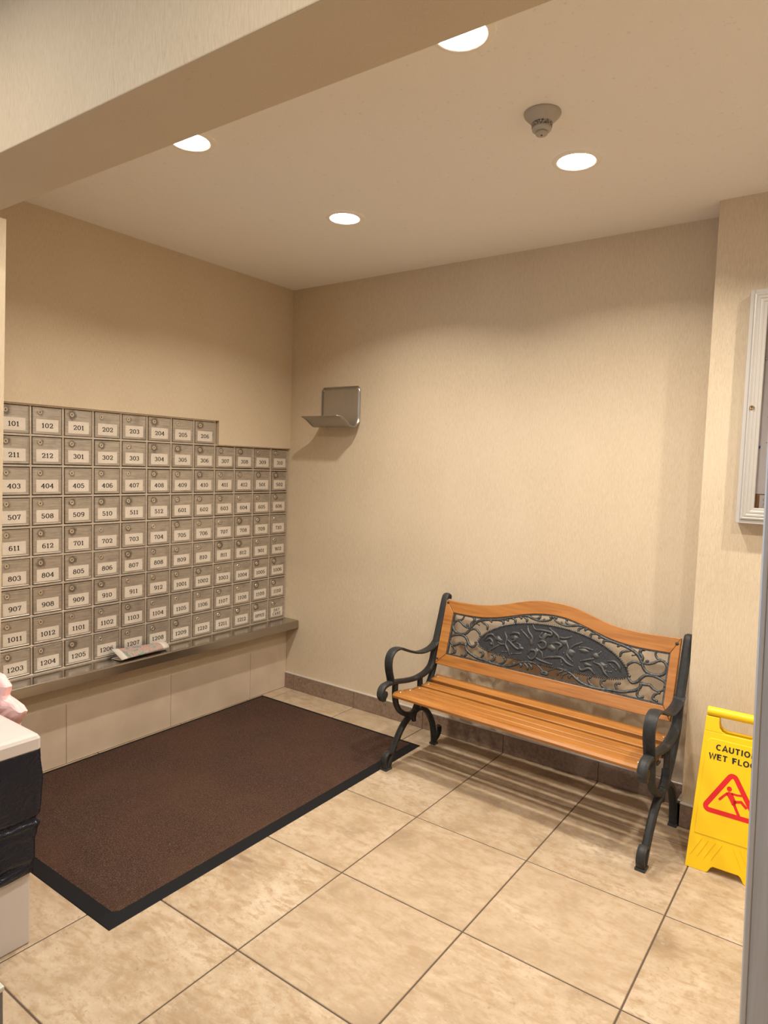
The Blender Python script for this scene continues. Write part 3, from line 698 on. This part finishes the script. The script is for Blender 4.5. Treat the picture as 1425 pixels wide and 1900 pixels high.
OV = [oval((i+.5)/72) for i in range(72)]
OVi = [oval((i+.5)/72, .985) for i in range(72)]
b = MB(); b.prism(OV, bk, -.004, .002); b.build('oval_plaque', M['plaque'], panel)
def tube2(b, L, r, t_, sq=1.0, k=4, taper=True, n=6, closed=False):
    pts = smooth_line([(u,z,0) for u,z in L], k) if len(L) > 2 else [Vector((u,z,0)) for u,z in L]
    P = [Vector(bk(p.x,p.y,t_)) for p in pts]; m2 = len(P)
    nrm = Vector((0,-bn[0],-bn[1]))
    sc = []
    for i in range(m2):
        e = min(i, m2-1-i)/max(1,(m2-1)/2); f = .55+.45*min(1,e*2.2) if taper else 1
        sc.append((f,f))
    b.sweep(P, ring(r*sq, r, n), nrm, 0, sc)
rope = MB(); RO = [oval((i+.5)/150) for i in range(150)]
pr_ = resample(RO+[RO[0]], 171)[:-1]
for i, (u, z) in enumerate(pr_):
    a_ = pr_[i-1]; c_ = pr_[(i+1)%len(pr_)]; d_ = Vector((c_[0]-a_[0], c_[1]-a_[1])).normalized(); w_ = Vector((-d_.y, d_.x))
    q0 = Vector((u,z))-w_*.0055-d_*.0025; q1 = Vector((u,z))+w_*.0055+d_*.0025
    rope.sweep([bk(*q0,.0025), bk(*((q0+q1)/2),.0055), bk(*q1,.0025)], ring(.0032,.0028,5), Vector(bk(u+d_.x,z+d_.y,0))-Vector(bk(u,z,0)))
rope.build('rope_border', M['ironcast'], panel)
SCR=[[(136,730),(143,718),(132,701),(105,693),(89,675),(91,654),(110,636),(142,631),(171,638),(188,656),(194,672),(218,701),(245,716),(286,727),(338,735),(374,743),(409,757),(452,772),(496,779),(528,772),(560,767),(595,771),(619,781),(629,794)],[(105,693),(126,692),(147,679),(170,670),(187,670)],[(170,670),(175,680),(166,684)],[(192,726),(206,720),(207,707),(195,693),(197,672),(190,658)],[(201,664),(225,669),(248,656),(258,641)],[(84,593),(90,611),(114,622),(143,627),(170,623),(188,608),(202,590),(224,581),(241,595),(239,605)],[(84,593),(93,578),(110,569),(132,575),(148,586),(173,584),(185,587),(187,570),(205,553),(233,542),(264,533),(304,531),(353,525),(400,524),(440,530),(470,542),(502,560),(536,569),(571,570),(600,559),(624,541)],[(106,564),(124,552),(128,536),(112,529)],[(192,559),(196,539),(186,528),(172,532)],[(333,531),(354,541),(358,558),(344,565)],[(279,534),(292,553),(286,566),(277,566)],[(376,526),(407,537),(419,554),(410,564)],[(436,529),(461,538),(470,554)],[(494,555),(507,548),(507,536)],[(515,563),(541,547),(542,529)],[(536,569),(562,551),(564,538)],[(621,536),(643,531),(644,541),(633,542)],[(286,727),(301,725),(310,716)],[(333,734),(371,732),(373,714)],[(378,744),(392,744),(401,737)],[(404,755),(435,751),(437,731)],[(448,769),(464,768),(468,758)],[(474,774),(497,763),(497,747)],[(514,776),(542,772),(562,781),(562,793)],[(588,782),(582,771)],[(245,712),(285,699),(292,676)],[(224,698),(242,692)],[(617,792),(617,800),(628,802),(630,794)]]
REL=[[(284,625),(297,652),(324,661),(338,651)],[(294,623),(314,639),(331,630),(340,607)],[(322,579),(347,600),(371,617)],[(365,628),(384,623),(406,629)],[(393,681),(408,656),(407,627),(426,603),(434,584)],[(411,652),(437,637),(463,622),(482,619),(485,638),(468,642)],[(424,679),(440,689),(468,690),(475,677)],[(436,645),(452,655),(458,672)],[(396,589),(427,595)],[(447,589),(495,600)],[(478,708),(503,692),(524,676)],[(508,729),(519,707),(540,687),(550,661)],[(535,739),(551,724),(581,726),(607,726),(634,723),(636,710),(615,708),(601,690),(578,694),(588,715)],[(579,667),(590,677),(613,673),(616,654),(597,643),(577,655)],[(586,633),(605,621),(611,592)],[(533,607),(543,625),(569,626),(574,604),(555,585),(536,592)],[(570,599),(598,589),(659,582)],[(618,601),(649,614),(682,617)],[(626,741),(655,719),(668,710)],[(640,663),(663,678)],[(621,740),(653,724),(672,710),(678,689)],[(672,710),(703,709),(734,721)],[(638,673),(670,683),(695,675),(679,659),(679,633)],[(716,692),(730,664),(725,642),(757,614)],[(710,643),(737,623)],[(645,607),(677,619),(705,621),(731,604),(761,595)],[(702,611),(711,588)],[(735,665),(754,686),(788,705)],[(782,682),(814,686),(842,681)],[(797,624),(827,636),(852,645)],[(858,659),(882,680)],[(793,596),(808,586),(841,601),(867,582)],[(859,630),(891,624),(912,599),(932,583)],[(889,632),(917,621)],[(922,647),(951,652),(975,633),(980,617)],[(932,636),(961,618)],[(916,604),(941,605)]]

sc_ = MB()
for L in SCR:
    L = [(u/1000,z/1000) for u,z in L]
    for mir in (0,1):
        Q = [((1.262-u) if mir else u, z) for u,z in L]
        Q = [(min(max(u,.085),1.176), max(z,.521)) for u,z in Q]
        tube2(sc_, Q, .0078 if len(L) > 5 else .0066, .001, .9)
        for q in (Q[0], Q[-1]):
            if len(L) > 3: sc_.lathe([(.0015,-.006),(.0066,-.003),(.0066,.003),(.0015,.006)], bk(q[0],q[1],.001), 'y', 8)
sc_.build('scrollwork', M['ironcast'], panel, smooth=True)
rl = MB()
for L in REL:
    Q = [(u/1000,z/1000) for u,z in L]
    tube2(rl, Q, .0075 if len(Q) > 3 else .0060, .001, 1.2)
    for q in (Q[0], Q[-1]): rl.lathe([(.0015,-.004),(.0068,-.001),(.0055,.003),(.0015,.005)], bk(q[0],q[1],.001), 'y', 7)
for u, z, a_, c_ in ((.45,.665,.020,.013),(.49,.625,.016,.012),(.60,.69,.017,.030),(.645,.655,.022,.016),(.575,.625,.014,.016),(.70,.69,.026,.013),(.74,.65,.030,.017),(.80,.672,.026,.011),(.86,.66,.020,.013),(.90,.625,.022,.014),(.36,.645,.022,.014),(.33,.615,.014,.010),(.54,.665,.014,.020),(.83,.615,.020,.010)):
    R = [(1,0),(.85,.45),(.5,.8),(.12,1)]       # low bosses that give the figures body
    vs = [bk(u+a_*r_*math.cos(2*PI*k/12)*(1+.25*math.sin(k*2.3+u*40)), z+c_*r_*math.sin(2*PI*k/12)*(1+.25*math.cos(k*1.7+z*50)), .001+.0075*h_) for r_, h_ in R for k in range(12)]
    rl.add(vs, [(i*12+k,i*12+(k+1)%12,(i+1)*12+(k+1)%12,(i+1)*12+k) for i in range(3) for k in range(12)]+[tuple(range(36,48))])
rl.build('relief_figures', M['relief'], panel, smooth=True)

# ---------------------------------------------------------------- caution sign
SY = math.atan2(.10,.61)
sign = thing('caution_sign', 'yellow folding wet floor caution sign beside the bench', 'sign', (2.745,-.490,0))
def sp(x, z, t=0):                              # t forward of the leaning front face
    return (x-2.745, (.10/.61)*z - t*math.cos(SY), z + t*math.sin(SY))
def spanel(front):
    k = 1 if front else -1; yb = 0 if front else .222
    fn = (lambda a,c,t: sp(a,c,t)) if front else (lambda a,c,t: (a-2.745, yb-(.10/.61)*c+t*math.cos(SY), c+t*math.sin(SY)))
    b = MB()
    rr = lambda x, z, rx, rz, a0, a1: arc(x, z, rx, rz, a0, a1, 5)
    # two side legs, the body, the grip
    body = [(2.6055,0),(2.678,0),(2.685,.004),(2.694,.021),(2.702,.027),(2.788,.027),(2.796,.021),(2.805,.004),(2.812,0),(2.8845,0)]
    zl = .516
    e = lambda z: .1395-.0275*z/.61
    c0 = 2.745
    right = [(c0+e(zl),zl)]
    low = body+right+[(c0+.040,zl)]+[(c0-.040,zl)]+[(c0-e(zl),zl)]
    b.prism(low, fn, -.014, 0)
    for s in (-1,1):
        inner = [(c0+s*.040,zl)]+[(c0+s*x, z) for x, z in ((.054,.521),(.063,.532),(.066,.546),(.067,.572))]
        poly = inner+[(c0+s*e(.572),.572),(c0+s*e(zl),zl)]
        b.prism(poly if s > 0 else poly[::-1], fn, -.014, 0)
    return b, fn
b, fn = spanel(True)
front = b.build('front_panel', M['yellow'], sign, bevel=.002, seg=2, ang=40)
b = MB(); b.sweep([sp(2.745-.1115+.223*i/8, .590, -.012) for i in range(9)], [(.0175*math.cos(2*PI*k/14),.0175*math.sin(2*PI*k/14)) for k in range(14)], (0,1,0)); b.build('grip', M['yellow'], front, smooth=True, bevel=.002, ang=60)
b = MB()                                         # raised field of the front
c0 = 2.745
fld = [(c0-.1175,.132),(c0+.1175,.132),(c0+.1035,.478),(c0+.090,.492),(c0-.090,.492),(c0-.1035,.478)]
b.prism(fld, sp, -.001, .0022); b.build('raised_field', M['yellow'], front, bevel=.0015, seg=2)
b = MB()
for s in (-1,1):                                 # chevron ribs low on the panel
    for k in range(4):
        x = .018+.024*k
        b.sweep([sp(c0+s*x,.116,.0004), sp(c0+s*(x+.034),.050 if k else .05,.0004)], ring(.0016,.0012,6), (0,1,0))
b.build('chevron_ribs', M['yellow'], front)
b = MB()
for line, z in (('CAUTION',.4525),('WET FLOOR',.4165)):
    write(b, SANS, line, c0, z, .0215, sp, .0027, .125, .108, .135, center=True, width=.138 if line == 'CAUTION' else .182)
b.build('lettering', M['ink'], front)
b = MB()
def rounded(P, r, k=6):
    out = []; n = len(P)
    for i in range(n):
        p = Vector(P[i]); a_ = (Vector(P[i-1])-p).normalized(); c_ = (Vector(P[(i+1)%n])-p).normalized()
        an = a_.angle(c_); d = r/math.tan(an/2); ce = p+(a_+c_).normalized()*(r/math.sin(an/2))
        s_ = p+a_*d-ce; t_ = p+c_*d-ce; tot = s_.angle(t_); sg = 1 if s_.x*t_.y-s_.y*t_.x > 0 else -1
        for j in range(k+1):
            th_ = sg*tot*j/k; out.append((ce.x+s_.x*math.cos(th_)-s_.y*math.sin(th_), ce.y+s_.x*math.sin(th_)+s_.y*math.cos(th_)))
    return out
b.stroke(rounded([(2.742,.384),(2.648,.2290),(2.836,.2290)], .013), .0088, .0088, sp, .0027, True)
b.build('warning_triangle', M['red'], front)
b = MB()
def limb(L, w0): b.stroke(L, w0, w0, sp, .0028)
b.prism([(2.7335+.0088*math.cos(2*PI*k/16), .3235+.0092*math.sin(2*PI*k/16)) for k in range(16)], sp, .0024, .0028)
b.prism([(2.724,.306),(2.731,.313),(2.746,.312),(2.751,.300),(2.761,.282),(2.757,.268),(2.747,.268),(2.737,.285),(2.727,.299)], sp, .0024, .0028)
limb([(2.752,.276),(2.763,.254),(2.777,.228)], .0050); limb([(2.750,.281),(2.776,.288),(2.796,.270)], .0050)
limb([(2.742,.309),(2.762,.3085),(2.783,.312)], .0038); limb([(2.729,.307),(2.717,.294),(2.702,.275)], .0042)
b.build('slipping_figure', M['red'], front)
b, fn = spanel(False); b.build('back_panel', M['yellow'], sign, bevel=.002, seg=2, ang=40)

# ---------------------------------------------------------------- notice board
nb = thing('notice_board', 'white aluminium framed glass notice board with papers on the right wall', 'notice board', (2.664,-.1905,1.318))
W_, Hh = .90, .905
b = MB()
b.box((0,-.055,0),(.016,0,Hh)); b.box((W_-.016,-.055,0),(W_,0,Hh)); b.box((.016,-.055,0),(W_-.016,0,.016)); b.box((.016,-.055,Hh-.016),(W_-.016,0,Hh)); b.box((.016,-.008,.016),(W_-.016,0,Hh-.016))
b.build('case', M['alu'], nb, bevel=.0012, seg=1)
door = MB()
def ribbed(x0, z0, x1, z1):
    """mitred ribbed frame: nested steps"""
    prof = [(0,.050),(0,.060),(.006,.0615),(.009,.059),(.013,.0615),(.019,.0615),(.022,.059),(.026,.0605),(.032,.0605),(.035,.058),(.044,.0575),(.046,.054),(.046,.046)]
    vs = []; fs = []
    for d, y in prof:
        vs += [(x0+d,-y,z0+d),(x1-d,-y,z0+d),(x1-d,-y,z1-d),(x0+d,-y,z1-d)]
    for i in range(len(prof)-1):
        for k in range(4): fs.append((i*4+k,i*4+(k+1)%4,(i+1)*4+(k+1)%4,(i+1)*4+k))
    return vs, fs
v_, f2 = ribbed(.0165,.0165,W_-.0165,Hh-.0165); door.add(v_, f2)
dr = door.build('door_frame', M['alu'], nb)
b = MB(); b.lathe([(.0085,-.0605),(.0085,-.0635),(.0065,-.066),(.0015,-.0645)], (.0315,0,.452), 'y', 20); b.lathe([(.0022,-.0645),(.0022,-.0665)], (.0315,0,.4535), 'y', 10, 1); b.box((.0303,-.0663,.446),(.0327,-.0645,.4535),1); b.build('lock', [M['brass'], M['dark']], dr)
MB().box((.058,-.0505,.058),(W_-.058,-.0475,Hh-.058)).build('glass_pane', M['glass'], dr)
MB().box((.0165,-.0375,.0165),(W_-.0165,-.0082,Hh-.0165)).build('cork_panel', M['cork'], nb)
ns = thing('notice_sheet', 'large white printed sheet pinned up inside the notice board', 'paper', (2.664,-.1905,1.318))
b = MB(); b.box((.052,-.0400,.118),(.64,-.0378,.858)); b.build('sheet', M['sheet'], ns)
b = MB(); rnd = random.Random(5); fn = lambda a,c,t: (a,-t,c)
z = .80
while z > .22:
    x = .085+rnd.choice((0,.012,.02))
    while x < .60:
        wd = rnd.uniform(.006,.022)
        if rnd.random() < .72: b.box((x,-.04035,z-.0016),(x+wd,-.0401,z+.0016))
        x += wd+.006
    z -= rnd.choice((.017,.017,.024,.040))
b.build('print_lines', M['greyink'], ns)
q = MB(); q.lathe([(.0065,-.0400),(.0065,-.044),(.003,-.046)], (.062,0,.300), 'y', 14); o = q.build('push_pin', M['bluepin'], ns, smooth=True); o['label'] = 'blue push pin'
q = MB(); q.lathe([(.0055,-.0400),(.0055,-.044),(.003,-.046)], (.068,0,.640), 'y', 14); o = q.build('push_pin', M['cap'], ns, smooth=True); o['label'] = 'pale push pin'
nl = thing('notice_label', 'small white printed card on the cork at the bottom of the notice board', 'card', (2.664,-.1905,1.318))
b = MB(); b.box((.077,-.0400,.060),(.26,-.0378,.114)); b.build('card', M['sheet'], nl)
b = MB(); write(b, SANS, 'CO', .089, .089, .0125, fn, .0403, .08, .07, .15); write(b, SANS, 'NO', .089, .070, .0125, fn, .0403, .08, .07, .15); b.build('lettering', M['greyink'], nl)

# ---------------------------------------------------------------- waste bin with black liner
bin_ = thing('waste_bin', 'tall white plastic waste bin with a flat white lid at the left edge', 'bin', (.885,-2.44,0))
def rr_ring(hx_, hy_, r, z, n=5):
    out = []
    for cx_, cy_, a0 in ((hx_-r,hy_-r,0),(-hx_+r,hy_-r,90),(-hx_+r,-hy_+r,180),(hx_-r,-hy_+r,270)):
        for k in range(n+1):
            a = math.radians(a0+90*k/n); out.append((cx_+r*math.cos(a), cy_+r*math.sin(a), z))
    return out
def loft(b, rings, cap0=True, cap1=True):
    n = len(rings[0]); vs = [p for r in rings for p in r]; fs = []
    for i in range(len(rings)-1):
        for k in range(n): fs.append((i*n+k,i*n+(k+1)%n,(i+1)*n+(k+1)%n,(i+1)*n+k))
    if cap0: fs.append(tuple(range(n))[::-1])
    if cap1: fs.append(tuple(range((len(rings)-1)*n, len(rings)*n)))
    return b.add(vs, fs)
b = loft(MB(), [rr_ring(.198,.212,.006,.001,2), rr_ring(.200,.2135,.006,.006,2), rr_ring(.203,.214,.006,.30,2), rr_ring(.218,.218,.010,.615,2)]); b.build('body', M['white'], bin_, bevel=.002)
b = loft(MB(), [rr_ring(.240,.226,.008,.621,3), rr_ring(.2425,.228,.010,.624,3), rr_ring(.2425,.228,.010,.655,3), rr_ring(.238,.2235,.010,.664,3), rr_ring(.225,.211,.012,.6685,3), rr_ring(.10,.09,.03,.676,3)]); b.build('lid', M['white'], bin_)
# liner bag folded over the rim: closely wrinkled surface
lin = thing('bin_liner', 'black glossy garbage bag wrapped around the white bin', 'garbage bag', (.885,-2.44,0))
b = MB(); rings = []; NZ, NS = 84, 200
for i in range(NZ+1):
    s = i/NZ; z = .232+(.6205-.232)*s
    base = rr_ring(.218+.020*min(1,s*1.2), .2175+.0125*min(1,s*1.3), .012, z, 12)
    # resample around
    L = base+[base[0]]; d = [0]
    for a_, c_ in zip(L, L[1:]): d.append(d[-1]+math.hypot(c_[0]-a_[0], c_[1]-a_[1]))
    ringp = []; kk = 0
    for k in range(NS):
        q = d[-1]*k/NS; kk = 0
        lo = max(j for j in range(len(d)) if d[j] <= q+1e-9); lo = min(lo, len(L)-2)
        f = (q-d[lo])/max(1e-9,d[lo+1]-d[lo]); x = L[lo][0]+(L[lo+1][0]-L[lo][0])*f; y = L[lo][1]+(L[lo+1][1]-L[lo][1])*f
        r_ = math.hypot(x,y); ux, uy = x/r_, y/r_
        big = noise.noise(Vector((x*7,y*7,z*5+2)))*.006
        fold = noise.noise(Vector((x*6,y*6,z*34+noise.noise(Vector((x*9,y*9,z*9)))*2)))*(.017*max(0,1-s*1.35)+.0012)
        tie = -.007*math.exp(-((z-.405-.01*noise.noise(Vector((x*8,y*8,0))))/.008)**2)+.006*math.exp(-((z-.388)/.009)**2)
        puff = .012*math.sin(PI*min(1,max(0,(s-.42)/.55)))
        o_ = max(-.004, big+fold+tie+puff)
        if s > .93: o_ = (o_*.4+.002)
        dz = noise.noise(Vector((x*10,y*10,5)))*.016*(1-s)**2
        ringp.append((x+ux*o_, y+uy*o_, z+dz))
    rings.append(ringp)
loft(b, rings, False, False); b.build('bag', M['bag'], lin, smooth=True, solid=.0008)
# pink bag behind the bin
pk = thing('pink_bag', 'crumpled pink plastic bag sticking up behind the white waste bin', 'bag', (0,-2.166,.0))
b = MB(); rings = []; NS = 30
PKR = [(.001,.80,.024),(.02,.84,.032),(.20,.86,.033),(.45,.87,.033),(.58,.880,.033),(.620,.888,.033),(.646,.913,.033),(.668,.930,.031),(.676,.934,.030),(.684,.885,.030),(.690,.826,.029),(.700,.815,.029),(.716,.822,.030),(.732,.829,.028),(.744,.812,.024),(.754,.792,.020),(.762,.765,.012),(.765,.73,.005)]
for z, xr, hy_ in PKR:
    rg = []; xl = .60 if z < .7 else .62
    for k in range(NS):
        a = 2*PI*k/NS; ca, sa = math.cos(a), math.sin(a); cx_ = (xl+xr)/2; hx_ = (xr-xl)/2
        px_ = cx_+hx_*math.copysign(abs(ca)**.8, ca)
        cr = noise.noise(Vector((px_*26, z*30, 4 if sa > 0 else 0)))
        cr = math.copysign(abs(cr)**.6, cr)
        rg.append((px_, math.copysign(abs(sa)**.7, sa)*hy_*(.80+.20*cr), max(.0008, z+(.006*noise.noise(Vector((px_*20,z*9,1))) if z > .1 and abs(ca) < .98 else 0))))
    rings.append(rg)
loft(b, rings); b.build('bag', M['pink'], pk, smooth=False)

# ---------------------------------------------------------------- low grey box at the bottom left edge
gb = thing('grey_box', 'grey metal box with a pale top at the bottom left corner of the photo', 'box', (1.38,-2.60,0))
MB().box((-.12,-.108,.0005),(.1175,.1055,.226)).build('body', M['greymetal'], gb, bevel=.003)
MB().box((-.1225,-.110,.2262),(.120,.108,.2395)).build('top', M['paletop'], gb, bevel=.003)
